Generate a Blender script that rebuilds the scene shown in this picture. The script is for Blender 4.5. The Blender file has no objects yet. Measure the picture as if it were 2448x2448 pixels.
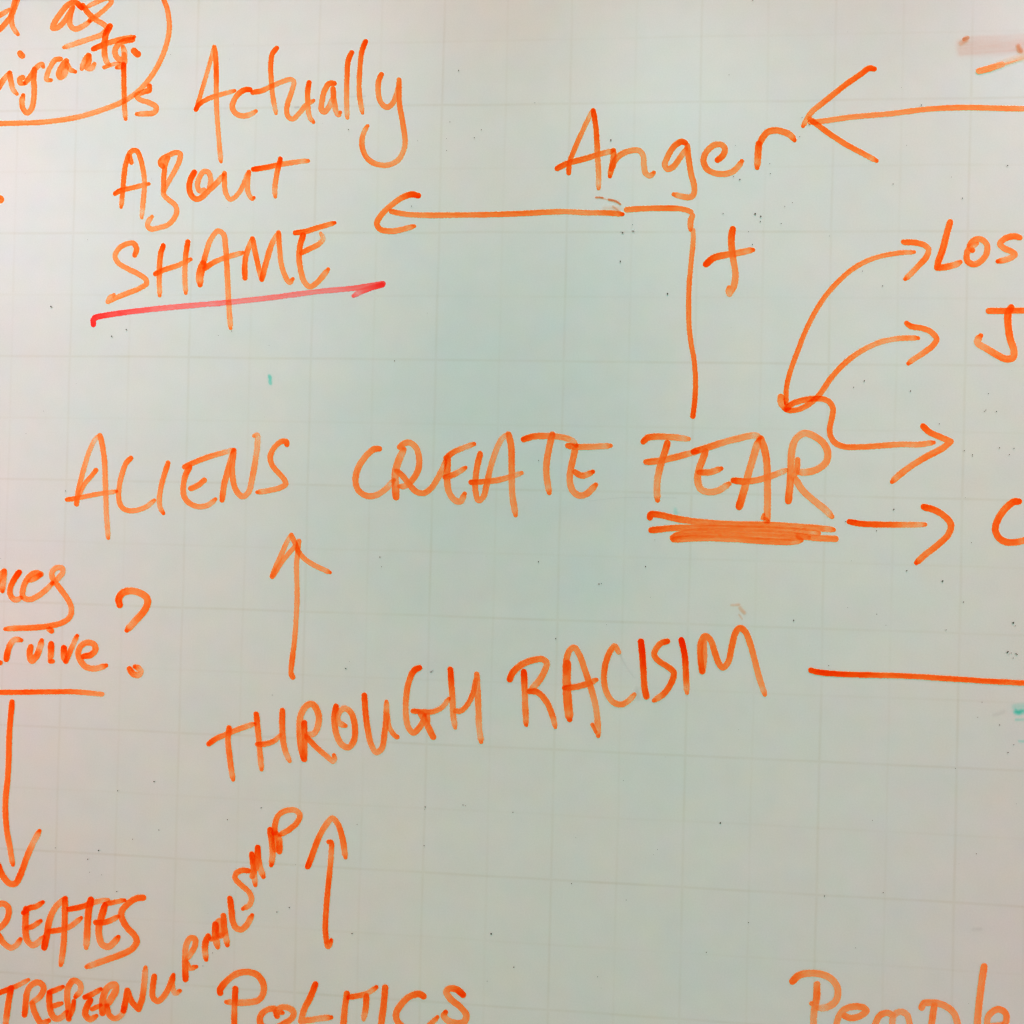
import bpy, math, random
import numpy as np
from mathutils import Matrix, Vector

random.seed(7)
rng = np.random.RandomState(11)
scene = bpy.context.scene
COL = scene.collection

# ------------------------------------------------------------------ camera
# The board carries a printed 2-inch grid; the camera pose below is the one a hand-held phone had in front of it.
CELL = 0.0508                       # one strong grid square, metres
ROTV = np.array([-0.00955843, 0.10052025, 0.02405254])
TR = np.array([-3.53034308, -3.25951631, 9.03250854])
FPX = 2662.59                       # focal length in photo pixels (photo is 2448 wide)
Z0 = 1.62                           # height of the grid origin above the floor


def rot(r):
    a = np.linalg.norm(r); k = r / a
    K = np.array([[0, -k[2], k[1]], [k[2], 0, -k[0]], [-k[1], k[0], 0]])
    return np.eye(3) + math.sin(a) * K + (1 - math.cos(a)) * K @ K


R = rot(ROTV)
B2W = np.array([[1, 0, 0], [0, 0, 1], [0, -1, 0]], float)     # board (right, down, into) -> world
cam_pos = B2W @ (-R.T @ TR) * CELL + np.array([0, 0, Z0])
axes = B2W @ R.T
M = np.column_stack([axes[:, 0], -axes[:, 1], -axes[:, 2]])
cd = bpy.data.cameras.new('camera')
cd.sensor_width = 36.0
cd.lens = FPX / 2448 * 36.0
cd.clip_start = 0.01
cd.clip_end = 50
cam = bpy.data.objects.new('camera', cd)
mw = Matrix([[*M[0], cam_pos[0]], [*M[1], cam_pos[1]], [*M[2], cam_pos[2]], [0, 0, 0, 1]])
cam.matrix_world = mw
COL.objects.link(cam)
scene.camera = cam
AX = axes.T        # rows: camera right, down, forward in world


def px2w(px, py, h):
    """photo pixel -> world point on the plane h metres in front of the board"""
    d = (AX[0][None] * ((px - 1224) / FPX)[:, None] + AX[1][None] * ((py - 1224) / FPX)[:, None] + AX[2][None])
    t = (-h - cam_pos[1]) / d[:, 1]
    return cam_pos[None] + d * t[:, None]


# ------------------------------------------------------------------ light and exposure
scene.view_settings.view_transform = 'Standard'
scene.view_settings.look = 'None'
scene.view_settings.exposure = 0.0
scene.view_settings.gamma = 1.0
scene.cycles.transparent_max_bounces = 24
scene.cycles.filter_width = 1.1
scene.cycles.light_sampling_threshold = 0.0
scene.cycles.use_light_tree = False
w = bpy.data.worlds.new('World')
scene.world = w
w.use_nodes = True
bg = w.node_tree.nodes['Background']
bg.inputs['Color'].default_value = (0.486, 1.000, 0.754, 1)
bg.inputs['Strength'].default_value = 0.518

LAMPS = [  # added unseen lights, tinted and fitted to imitate lens colour shading
    # name, kind, location, aimed at, size (m) or cone (deg), colour * power
    ('tint_fill_panel', 'AREA', (0.2, -1.0, 2.6), (0.2, 0, 1.42), 1.0, (18.22, 4.0, 4.3)),
    ('tint_fill_spot', 'SPOT', (0.3, -1.6, 2.3), (0.2, 0, 1.42), 22, (22.349, 45.971, 49.563)),
    ('tint_fill_spot', 'SPOT', (-1.0, -1.3, 1.3), (-0.05, 0, 1.25), 22, (31.6, 0.95, 1.6)),
    ('tint_fill_spot', 'SPOT', (-0.7, -1.0, 1.9), (-0.1, 0, 1.55), 14, (15.617, 8.809, 11.884)),
    ('tint_fill_spot', 'SPOT', (-0.7, -1.0, 1.5), (-0.1, 0, 1.35), 14, (16.113, 16.217, 21.328)),
    ('tint_fill_spot', 'SPOT', (-0.2, -1.2, 2.2), (-0.04, 0, 1.62), 16, (39.508, 44.751, 51.477)),
    ('tint_fill_spot', 'SPOT', (1.0, -1.0, 1.9), (0.46, 0, 1.5), 16, (12.5, 2.056, 0.557)),
    ('tint_fill_spot', 'SPOT', (0.9, -1.1, 2.2), (0.44, 0, 1.62), 16, (26.757, 29.057, 35.334)),
    ('tint_fill_spot', 'SPOT', (1.0, -1.0, 1.5), (0.46, 0, 1.28), 16, (23.5, 3.909, 9.99)),
]
for name, kind, loc, tgt, size, rgb in LAMPS:
    L = bpy.data.lights.new(name, kind)
    if kind == 'AREA':
        L.shape = 'SQUARE'; L.size = size
    else:
        L.spot_size = math.radians(size); L.spot_blend = 1.0; L.shadow_soft_size = 0.1
    m = max(rgb)
    L.energy = m
    L.color = tuple(c / m for c in rgb)
    L.specular_factor = 0.0
    o = bpy.data.objects.new(name, L)
    o.location = loc
    o.rotation_euler = (Vector(tgt) - Vector(loc)).to_track_quat('-Z', 'Y').to_euler()
    COL.objects.link(o)


# ------------------------------------------------------------------ materials
def new_mat(name):
    m = bpy.data.materials.new(name); m.use_nodes = True
    nt = m.node_tree; nt.nodes.clear()
    return m, nt, nt.nodes.new('ShaderNodeOutputMaterial')


def N(nt, t, **kw):
    n = nt.nodes.new(t)
    for k, v in kw.items(): setattr(n, k, v)
    return n


def math_node(nt, op, a, b=None, clamp=False):
    n = N(nt, 'ShaderNodeMath', operation=op, use_clamp=clamp)
    for i, v in enumerate((a, b)):
        if v is None: continue
        if isinstance(v, (int, float)): n.inputs[i].default_value = v
        else: nt.links.new(v, n.inputs[i])
    return n.outputs[0]


def ink_material(name, k, pig, cov=2.6, rough=0.4):
    """Dry-erase ink: a thin dye layer (light is absorbed on the way in and out) plus a little bright pigment."""
    m, nt, out = new_mat(name)
    at = N(nt, 'ShaderNodeAttribute', attribute_name='ink')
    tc = N(nt, 'ShaderNodeNewGeometry')
    nz = N(nt, 'ShaderNodeTexNoise'); nz.inputs['Scale'].default_value = 900; nz.inputs['Detail'].default_value = 2
    nt.links.new(tc.outputs['Position'], nz.inputs['Vector'])
    g = math_node(nt, 'MULTIPLY_ADD', nz.outputs['Fac'], 0.5)
    g.node.inputs[2].default_value = 0.75
    d = math_node(nt, 'MULTIPLY', at.outputs['Fac'], g)
    c = math_node(nt, 'SUBTRACT', 1.0, math_node(nt, 'EXPONENT', math_node(nt, 'MULTIPLY', d, -cov)))
    comb = N(nt, 'ShaderNodeCombineColor')
    for i in range(3):
        e = math_node(nt, 'EXPONENT', math_node(nt, 'MULTIPLY', d, -k[i]))
        if pig[i] > 0:
            e = math_node(nt, 'MULTIPLY', e, math_node(nt, 'SUBTRACT', 1.0, math_node(nt, 'MULTIPLY', c, pig[i])), True)
        nt.links.new(e, comb.inputs[i])
    tr = N(nt, 'ShaderNodeBsdfTransparent')
    nt.links.new(comb.outputs[0], tr.inputs['Color'])
    comb2 = N(nt, 'ShaderNodeCombineColor')
    for i in range(3):
        nt.links.new(math_node(nt, 'MULTIPLY', c, pig[i]), comb2.inputs[i])
    df = N(nt, 'ShaderNodeBsdfDiffuse')
    nt.links.new(comb2.outputs[0], df.inputs['Color'])
    ad = N(nt, 'ShaderNodeAddShader')
    nt.links.new(tr.outputs[0], ad.inputs[0]); nt.links.new(df.outputs[0], ad.inputs[1])
    nt.links.new(ad.outputs[0], out.inputs['Surface'])
    return m


ORANGE = ink_material('orange_marker_ink', (0.02, 0.48, 1.12), (0.865, 0.012, 0.0))
RED = ink_material('red_marker_ink', (0.03, 0.62, 0.64), (0.82, 0.010, 0.008), cov=2.0)
TEAL = ink_material('teal_marker_ink', (0.62, 0.07, 0.13), (0.0, 0.02, 0.02))
GREY = ink_material('grey_residue_and_reflection', (0.5, 0.48, 0.46), (0.0, 0.0, 0.0))
PINK = ink_material('wiped_orange_haze', (0.02, 0.72, 0.95), (0.05, 0.0, 0.0), cov=1.0)
BROWN = ink_material('dried_orange_residue', (0.08, 0.42, 0.70), (0.28, 0.02, 0.01))


def board_material():
    m, nt, out = new_mat('whiteboard_enamel')
    geo = N(nt, 'ShaderNodeNewGeometry')
    sep = N(nt, 'ShaderNodeSeparateXYZ'); nt.links.new(geo.outputs['Position'], sep.inputs[0])
    X = math_node(nt, 'DIVIDE', sep.outputs[0], CELL)
    Y = math_node(nt, 'DIVIDE', math_node(nt, 'SUBTRACT', Z0, sep.outputs[2]), CELL)
    wob = N(nt, 'ShaderNodeTexNoise'); wob.inputs['Scale'].default_value = 22; wob.inputs['Detail'].default_value = 1
    nt.links.new(geo.outputs['Position'], wob.inputs['Vector'])
    wv = math_node(nt, 'MULTIPLY', math_node(nt, 'SUBTRACT', wob.outputs['Fac'], 0.5), 0.018)

    def line(c, off, width):
        a = math_node(nt, 'ADD', math_node(nt, 'ADD', c, off), wv)
        f = math_node(nt, 'FRACT', math_node(nt, 'ADD', a, 1000.5))
        dd = math_node(nt, 'ABSOLUTE', math_node(nt, 'SUBTRACT', f, 0.5))
        s = N(nt, 'ShaderNodeMapRange', interpolation_type='SMOOTHSTEP')
        s.inputs['From Min'].default_value = 0.0; s.inputs['From Max'].default_value = width
        s.inputs['To Min'].default_value = 1.0; s.inputs['To Max'].default_value = 0.0
        nt.links.new(dd, s.inputs['Value'])
        return s.outputs[0]
    strong = math_node(nt, 'MAXIMUM', math_node(nt, 'MULTIPLY', line(X, 0.0, 0.018), 0.8), line(Y, 0.0, 0.018))
    weak = math_node(nt, 'MAXIMUM', line(X, 0.5, 0.017), line(Y, 0.5, 0.017))
    patch = N(nt, 'ShaderNodeTexNoise'); patch.inputs['Scale'].default_value = 30; patch.inputs['Detail'].default_value = 3
    nt.links.new(geo.outputs['Position'], patch.inputs['Vector'])
    pr = N(nt, 'ShaderNodeMapRange'); pr.inputs['From Min'].default_value = 0.3; pr.inputs['From Max'].default_value = 0.7
    pr.inputs['To Min'].default_value = 0.25; pr.inputs['To Max'].default_value = 1.0
    nt.links.new(patch.outputs['Fac'], pr.inputs['Value'])
    lines = math_node(nt, 'MULTIPLY', math_node(nt, 'ADD', math_node(nt, 'MULTIPLY', strong, 0.10),
                      math_node(nt, 'MULTIPLY', weak, 0.042)), pr.outputs[0])
    # tone: faint cloudy staining left by years of wiping, fine grain
    st = N(nt, 'ShaderNodeTexNoise'); st.inputs['Scale'].default_value = 26; st.inputs['Detail'].default_value = 5
    st.inputs['Roughness'].default_value = 0.6
    nt.links.new(geo.outputs['Position'], st.inputs['Vector'])
    base = N(nt, 'ShaderNodeMix', data_type='RGBA')
    base.inputs[6].default_value = (0.545, 0.592, 0.570, 1)
    base.inputs[7].default_value = (0.581, 0.590, 0.561, 1)
    rp = N(nt, 'ShaderNodeMapRange'); rp.inputs['From Min'].default_value = 0.35; rp.inputs['From Max'].default_value = 0.65
    nt.links.new(st.outputs['Fac'], rp.inputs['Value'])
    nt.links.new(rp.outputs[0], base.inputs['Factor'])
    mp = N(nt, 'ShaderNodeMapping'); mp.inputs['Scale'].default_value = (9, 9, 60); mp.inputs['Rotation'].default_value = (0, 0.15, 0)
    nt.links.new(geo.outputs['Position'], mp.inputs['Vector'])
    sm = N(nt, 'ShaderNodeTexNoise'); sm.inputs['Scale'].default_value = 1.0; sm.inputs['Detail'].default_value = 4
    nt.links.new(mp.outputs[0], sm.inputs['Vector'])
    gr = N(nt, 'ShaderNodeTexNoise'); gr.inputs['Scale'].default_value = 1500; gr.inputs['Detail'].default_value = 2
    nt.links.new(geo.outputs['Position'], gr.inputs['Vector'])
    cl = N(nt, 'ShaderNodeTexNoise'); cl.inputs['Scale'].default_value = 130; cl.inputs['Detail'].default_value = 3
    nt.links.new(geo.outputs['Position'], cl.inputs['Vector'])

    def amp(n, a):
        return math_node(nt, 'MULTIPLY', math_node(nt, 'SUBTRACT', n.outputs['Fac'], 0.5), a)
    tone = math_node(nt, 'ADD', math_node(nt, 'ADD', amp(sm, 0.05), amp(gr, 0.10)), amp(cl, 0.05))
    tone = math_node(nt, 'MULTIPLY', math_node(nt, 'ADD', tone, 1.0), 0.975)
    lc = N(nt, 'ShaderNodeVectorMath', operation='SCALE')
    lc.inputs[0].default_value = (0.80, 1.0, 1.45); nt.links.new(lines, lc.inputs['Scale'])
    one = N(nt, 'ShaderNodeVectorMath', operation='SUBTRACT')
    one.inputs[0].default_value = (1, 1, 1); nt.links.new(lc.outputs[0], one.inputs[1])
    ch = N(nt, 'ShaderNodeTexNoise'); ch.inputs['Scale'].default_value = 85; ch.inputs['Detail'].default_value = 2
    nt.links.new(geo.outputs['Position'], ch.inputs['Vector'])
    cs = N(nt, 'ShaderNodeVectorMath', operation='SUBTRACT'); cs.inputs[1].default_value = (0.5, 0.5, 0.5)
    nt.links.new(ch.outputs['Color'], cs.inputs[0])
    cm = N(nt, 'ShaderNodeVectorMath', operation='MULTIPLY_ADD')
    cm.inputs[1].default_value = (0.10, 0.07, 0.11)
    nt.links.new(cs.outputs[0], cm.inputs[0]); nt.links.new(one.outputs[0], cm.inputs[2])
    mulc = N(nt, 'ShaderNodeVectorMath', operation='MULTIPLY')
    nt.links.new(base.outputs[2], mulc.inputs[0]); nt.links.new(cm.outputs[0], mulc.inputs[1])
    # lens colour shading painted into the base colour as a soft teal middle
    gx = math_node(nt, 'DIVIDE', math_node(nt, 'SUBTRACT', X, 3.45), 1.75)
    gy = math_node(nt, 'DIVIDE', math_node(nt, 'SUBTRACT', Y, 2.75), 2.1)
    gd = math_node(nt, 'SQRT', math_node(nt, 'ADD', math_node(nt, 'MULTIPLY', gx, gx), math_node(nt, 'MULTIPLY', gy, gy)))
    gd = math_node(nt, 'ADD', gd, amp(st, 0.5))
    gs = N(nt, 'ShaderNodeMapRange', interpolation_type='SMOOTHSTEP')
    gs.inputs['From Min'].default_value = 0.25; gs.inputs['From Max'].default_value = 1.15
    gs.inputs['To Min'].default_value = 1.0; gs.inputs['To Max'].default_value = 0.0
    nt.links.new(gd, gs.inputs['Value'])
    gm = N(nt, 'ShaderNodeMix', data_type='RGBA', blend_type='MULTIPLY')
    gm.inputs[7].default_value = (0.895, 0.972, 0.982, 1)
    nt.links.new(gs.outputs[0], gm.inputs[0]); nt.links.new(mulc.outputs[0], gm.inputs[6])
    vm = N(nt, 'ShaderNodeVectorMath', operation='SCALE')
    nt.links.new(gm.outputs[2], vm.inputs[0]); nt.links.new(tone, vm.inputs['Scale'])
    b = N(nt, 'ShaderNodeBsdfPrincipled')
    nt.links.new(vm.outputs[0], b.inputs['Base Color'])
    b.inputs['Roughness'].default_value = 0.32
    b.inputs['Specular IOR Level'].default_value = 0.25
    nt.links.new(b.outputs[0], out.inputs['Surface'])
    return m


def plain(name, col, rough=0.6):
    m, nt, out = new_mat(name)
    b = N(nt, 'ShaderNodeBsdfPrincipled')
    b.inputs['Base Color'].default_value = (*col, 1); b.inputs['Roughness'].default_value = rough
    nt.links.new(b.outputs[0], out.inputs['Surface'])
    return m


# ------------------------------------------------------------------ the whiteboard
root = bpy.data.objects.new('whiteboard', None)
COL.objects.link(root)
root.location = (0.2, 0, Z0 - 0.85)
root['label'] = 'gridded whiteboard covered in handwritten orange marker words and arrows'
root['category'] = 'whiteboard'
bpy.context.view_layer.update()


def add(name, me, parent, loc, label=None, kind=None):
    o = bpy.data.objects.new(name, me)
    COL.objects.link(o)
    o.parent = parent
    pl = Vector((0, 0, 0)); p = parent
    while p is not None:
        pl += p.location; p = p.parent
    o.location = Vector(loc) - pl
    if label: o['label'] = label
    if kind: o['kind'] = kind
    return o


def slab(x0, x1, z0, z1, y0, y1, bev=0.0):
    import bmesh
    bm = bmesh.new()
    bmesh.ops.create_cube(bm, size=1)
    for v in bm.verts:
        v.co = Vector(((x0 + x1) / 2 + v.co.x * (x1 - x0), (y0 + y1) / 2 + v.co.y * (y1 - y0), (z0 + z1) / 2 + v.co.z * (z1 - z0)))
    if bev: bmesh.ops.bevel(bm, geom=bm.edges[:], offset=bev, segments=2, affect='EDGES')
    me = bpy.data.meshes.new('slab'); bm.to_mesh(me); bm.free()
    return me


bd = slab(-0.55, 0.95, -0.40, 0.40, 0.0, 0.014, 0.0008)
bd.materials.append(board_material())
add('board_surface', bd, root, (0, 0, 1.42))

# ------------------------------------------------------------------ ink strokes
S1 = 1932 / 500
REG = dict(a=(0, 0), b=(400, 50), c=(200, 300), d=(500, 400), e=(1300, 200), f=(800, 50), g=(1400, 500), h=(1948, 0),
           i=(1948, 500), j=(1948, 900), k=(140, 950), l=(400, 950), m=(800, 950), n=(1150, 900), o=(1520, 900),
           p=(600, 1250), q=(0, 1300), r=(450, 1550), s=(850, 1450), t=(1180, 1400), u=(1500, 1350), v=(1948, 1450),
           w=(0, 1640), x=(0, 1948), y=(380, 1880), z=(450, 1948), A=(800, 2148), B=(1848, 2148), C=(1750, 80))
SC = {k: S1 for k in REG}; SC['B'] = 3.22; SC['C'] = 6.44


def spline(pts):
    """centripetal-ish Catmull-Rom, dense samples ~1.2 px apart"""
    P = np.array(pts, float)
    if len(P) == 1: P = np.vstack([P, P + 0.5])
    P = np.vstack([2 * P[0] - P[1], P, 2 * P[-1] - P[-2]])
    out = []
    for i in range(1, len(P) - 2):
        p0, p1, p2, p3 = P[i - 1:i + 3]
        n = max(2, int(np.linalg.norm(p2 - p1) / 1.2))
        d01, d12, d23 = [max(1e-3, np.linalg.norm(b - a)) ** 0.5 for a, b in ((p0, p1), (p1, p2), (p2, p3))]
        m1 = (p2 - p1) + d12 * ((p1 - p0) / d01 - (p2 - p0) / (d01 + d12))
        m2 = (p2 - p1) + d12 * ((p3 - p2) / d23 - (p3 - p1) / (d12 + d23))
        t = np.linspace(0, 1, n, endpoint=False)[:, None]
        out.append((2 * t**3 - 3 * t**2 + 1) * p1 + (t**3 - 2 * t**2 + t) * m1 + (-2 * t**3 + 3 * t**2) * p2 + (t**3 - t**2) * m2)
    out.append(P[-2][None])
    return np.vstack(out)


def lattice(nx, ny):
    return rng.rand(nx, ny)


def vnoise(L, x, y):
    nx, ny = L.shape
    xi = np.floor(x).astype(int); yi = np.floor(y).astype(int)
    fx = x - xi; fy = y - yi
    fx = fx * fx * (3 - 2 * fx); fy = fy * fy * (3 - 2 * fy)
    g = lambda a, b: L[a % nx, b % ny]
    return (g(xi, yi) * (1 - fx) + g(xi + 1, yi) * fx) * (1 - fy) + (g(xi, yi + 1) * (1 - fx) + g(xi + 1, yi + 1) * fx) * fy


def parse(txt):
    """'region width density : x,y x,y ...' ; density may be d0>d1>d2 ; flags after density: s soft, n no end effects"""
    strokes = []
    for line in txt.strip().splitlines():
        line = line.strip()
        if not line: continue
        head, body = line.split(':')
        h = head.split()
        reg, wd, den = h[0], float(h[1]), [float(v) for v in h[2].split('>')]
        flags = h[3] if len(h) > 3 else ''
        ox, oy = REG[reg]; sc = SC[reg]
        parts = [[]]
        for tok in body.split():
            brk = tok.endswith('!')
            x, y = tok.rstrip('!').split(',')
            p = (ox + float(x) / sc, oy + float(y) / sc)
            parts[-1].append(p)
            if brk: parts.append([p])
        C = np.vstack([spline(pp) for pp in parts])
        strokes.append((C, wd / sc * 0.5 * (1.0 if 's' in flags else 1.06), den, flags))
    return strokes


STEP = 1.3


def field(strokes):
    lo = np.min([C.min(0) - r - 4 for C, r, _, _ in strokes], axis=0)
    hi = np.max([C.max(0) + r + 4 for C, r, _, _ in strokes], axis=0)
    lo = np.floor(lo / STEP) * STEP
    nx = int((hi[0] - lo[0]) / STEP) + 2; ny = int((hi[1] - lo[1]) / STEP) + 2
    F = np.zeros((ny, nx))
    for C, r, den, flags in strokes:
        seg = np.linalg.norm(np.diff(C, axis=0), axis=1)
        s = np.concatenate([[0], np.cumsum(seg)]); Ltot = s[-1]
        tan = np.gradient(C, axis=0); tan /= np.maximum(1e-6, np.linalg.norm(tan, axis=1))[:, None]
        soft = 's' in flags
        # along-stroke density
        base = np.interp(s / max(Ltot, 1e-6), np.linspace(0, 1, len(den)), den) if len(den) > 1 else np.full(len(s), den[0])
        Ls = lattice(64, 4)
        base = base * (0.86 + 0.28 * vnoise(Ls, s / 38.0 + rng.rand() * 50, s * 0 + 0.3))
        if 'n' not in flags and not soft and Ltot > 18:
            e = Ltot - s
            base = base * (1 + 0.30 * np.exp(-(s / 20.0)**2))
            base = base * (1 - 0.38 * np.exp(-((e - 14) / 9.0)**2) * min(1, Ltot / 50))
            base = base * (1 + 0.45 * np.exp(-(e / 4.0)**2))
        wid = r * (0.96 + 0.10 * vnoise(lattice(64, 4), s / 22.0, s * 0 + 0.7))
        if 'n' not in flags and not soft and Ltot > 18:
            wid = wid * (1 - 0.34 * np.exp(-((Ltot - s) / 5.0)**2)) * (1 - 0.10 * np.exp(-(s / 4.0)**2))
        Ln = lattice(48, 16)
        edge_l = lattice(128, 4)
        stp = 1
        x0 = np.maximum(0, ((C.min(0) - r - 4 - lo) / STEP).astype(int)); x1 = ((C.max(0) + r + 4 - lo) / STEP).astype(int) + 1
        xs = np.arange(x0[0], min(nx, x1[0] + 1)); ys = np.arange(x0[1], min(ny, x1[1] + 1))
        cur = np.zeros((len(ys), len(xs)))
        # process in blocks to keep distance matrices small
        GX, GY = np.meshgrid(lo[0] + xs * STEP, lo[1] + ys * STEP)
        pts = np.column_stack([GX.ravel(), GY.ravel()])
        # prefilter by coarse distance
        Cc = C[::4]
        keep = np.zeros(len(pts), bool)
        for a in range(0, len(pts), 20000):
            q = pts[a:a + 20000]
            dd = ((q[:, None, :] - Cc[None]) ** 2).sum(2).min(1)
            keep[a:a + 20000] = dd < (r + 7) ** 2
        idx = np.nonzero(keep)[0]
        val = np.zeros(len(pts))
        for a in range(0, len(idx), 6000):
            ii = idx[a:a + 6000]; q = pts[ii]
            D = np.sqrt(((q[:, None, :] - C[None]) ** 2).sum(2))
            tot = np.zeros(len(ii))
            for pas in range(2):
                k = D.argmin(1); dmin = D[np.arange(len(ii)), k]
                rel = q - C[k]
                v = (tan[k, 0] * rel[:, 1] - tan[k, 1] * rel[:, 0])
                R_ = wid[k]
                if soft:
                    cvr = np.clip(1 - dmin / (R_ * 1.15), 0, 1); cvr = cvr * cvr * (3 - 2 * cvr)
                    tex = 0.72 + 0.56 * vnoise(Ln, s[k] / 30.0, v / 3.4 + 8)
                    dd = base[k] * cvr * tex
                else:
                    ragged = 0.9 * (vnoise(edge_l, s[k] / 2.6, np.sign(v) + 2.0) - 0.5)
                    cvr = np.clip((R_ + ragged - dmin) / 1.6 + 0.5, 0, 1)
                    u = np.clip(dmin / R_, 0, 1)
                    tex = 0.80 + 0.26 * vnoise(Ln, s[k] / 20.0, v / 3.2 + 8) + 0.20 * u**2 + 0.10 * np.clip(-v / R_, -1, 1)
                    dd = base[k] * cvr * tex
                if pas == 0:
                    tot += dd
                    # second pass of the pen over the same spot
                    far = np.abs(s[None, :] - s[k][:, None]) > r * 5.2
                    D = np.where(far, D, 1e6)
                else:
                    tot += np.where(dmin < 1e5, dd, 0) * 0.30
            val[ii] = tot
        cur = val.reshape(cur.shape)
        sub = F[ys[0]:ys[-1] + 1, xs[0]:xs[-1] + 1]
        mx = np.maximum(sub, cur); mn = np.minimum(sub, cur)
        F[ys[0]:ys[-1] + 1, xs[0]:xs[-1] + 1] = mx + 0.30 * mn
    return lo, F


LEVEL = [0]
TRIS = [0]


def ink_mesh(strokes, mat):
    lo, F = field(strokes)
    LEVEL[0] += 1
    h = 2e-5 + LEVEL[0] * 2.2e-6
    on = F > 0.004
    cell = on[:-1, :-1] | on[1:, :-1] | on[:-1, 1:] | on[1:, 1:]
    cy, cx = np.nonzero(cell)
    used = np.zeros_like(on)
    for dy in (0, 1):
        for dx in (0, 1): used[cy + dy, cx + dx] = True
    ids = -np.ones(on.shape, int)
    uy, ux = np.nonzero(used)
    ids[uy, ux] = np.arange(len(uy))
    W = px2w(lo[0] + ux * STEP, lo[1] + uy * STEP, h)
    c = np.array([W[:, 0].mean(), -h, W[:, 2].mean()])
    V = W - c
    q = np.column_stack([ids[cy, cx], ids[cy + 1, cx], ids[cy + 1, cx + 1], ids[cy, cx + 1]])
    me = bpy.data.meshes.new('ink')
    me.vertices.add(len(V)); me.vertices.foreach_set('co', V.astype('f').ravel())
    me.loops.add(q.size); me.loops.foreach_set('vertex_index', q.astype('i').ravel())
    me.polygons.add(len(q))
    me.polygons.foreach_set('loop_start', np.arange(0, q.size, 4, dtype='i'))
    me.update(calc_edges=True)
    at = me.attributes.new('ink', 'FLOAT', 'POINT')
    at.data.foreach_set('value', F[uy, ux].astype('f'))
    me.materials.append(mat)
    TRIS[0] += len(q) * 2
    return me, c


def word(label, letters, mat=None, name='handwritten_word', part='letter'):
    """letters: list of (sub-part label, stroke text)"""
    mat = mat or ORANGE
    ms = [(lb, *ink_mesh(parse(tx), mat)) for lb, tx in letters]
    c = np.mean([m[2] for m in ms], axis=0)
    e = add(name, None, root, (c[0], 0, c[2]), label)
    for lb, me, cc in ms:
        nm = part
        if isinstance(lb, tuple): nm, lb = lb
        add(nm, me, e, cc, ('letter ' + lb) if (lb and nm == 'letter') else lb)
    return e


def mark(name, label, tx, mat=None):
    me, c = ink_mesh(parse(tx), mat or ORANGE)
    return add(name, me, root, c, label)


word('tail of a cursive word ending in d, cut off at the top left corner', [('d', '''
a 44 1.2>0.9 : -20,150 40,118 85,88
a 46 1.0>1.6 : -20,290 40,228 100,150 135,70 168,-25
a 46 1.3>0.9>1.0 : 150,-25 122,70 105,160 117,245 165,318''')])
word('small cursive word "as" inside the top left bubble', [('a', '''
a 48 1.9>1.1>1.0>1.2 : 755,72 700,24 635,38 570,110 505,205 488,258 535,252 600,190 650,110 678,62
a 46 1.1>0.9>1.1 : 665,85 645,160 650,235 695,268 760,245 830,197'''), ('s', '''
a 42 1.0>0.9 : 830,190 900,142 980,75 1030,12 1000,-18 890,20 805,62
a 46 1.6>1.0>0.8>0.9 : 765,50 810,115 880,180 960,228 985,262 940,318 850,352 700,402 590,438''')])
word('small cursive word "nigrants." cut off at the left edge, inside the bubble', [('n', '''
a 46 1.2 : -20,825 30,740 90,672
a 46 1.1>0.9>1.2 : 88,675 100,745 120,825 155,868'''), ('i', '''
a 50 1.0 : 208,716 182,732 190,765 220,772
a 52 1.3 n : 186,492 198,510 204,516'''), ('g', '''
a 44 1.2 : 235,765 285,700 335,625 385,593 398,618
a 48 1.5>1.1>1.0>1.4 : 318,640 310,720 316,830 308,940 285,1015 248,1042 212,1000 203,935 215,880'''), ('r', '''
a 44 1.0>0.8>1.2 : 560,545 512,552 475,600 435,690 432,732 470,742'''), ('a', '''
a 52 1.1 : 612,562 568,622 544,682 558,712 592,690 618,620
a 44 1.1>0.9>1.3 : 615,580 645,640 695,662'''), ('n', '''
a 52 1.2>0.8 : 815,512 778,575 755,635
a 50 1.2>0.9 : 822,515 818,575 802,622 842,632 872,590'''), ('t', '''
a 50 1.8>1.6>0.9 : 1015,240 980,310 966,400 966,500 985,570 1008,596
a 46 1.9>1.2>1.7 : 862,452 955,412 1100,368 1240,340
a 34 1.1>0.9 : 962,622 1040,595 1110,585'''), ('s', '''
a 48 1.3>0.9>1.0 : 1225,366 1160,375 1092,412 1062,470 1078,528 1130,555 1150,500 1135,430
a 46 0.9>0.8>1.4 : 1145,500 1150,575 1125,608 1078,625'''), ((('full_stop'), None), '''
a 58 1.9 n : 1238,470 1258,490 1270,500''')])
word('word "Is" with the I crossing the bubble outline', [('I', '''
a 42 2.0>1.7>1.0>1.1 : 1141,595 1144,700 1146,850 1150,1000 1160,1100'''), ('s', '''
a 46 1.3>1.0>1.0>1.2 : 1380,795 1376,835 1330,848 1262,885 1290,918 1380,950 1442,990 1425,1038 1350,1050 1262,1052''')])
mark('bubble_outline', 'long curved outline of the bubble in the top left corner', '''
a 44 1.1>0.9>0.9>0.8>1.0>1.1 n : 1505,-25 1548,100 1564,250 1548,370 1490,540 1400,700 1300,820 1160,925 950,1012 700,1085 400,1127 150,1138 -25,1141''')
mark('full_stop', 'lone orange dot cut off at the left edge beside "ABout"', '''
a 70 1.5 n : -12,1838 0,1842''')
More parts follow.
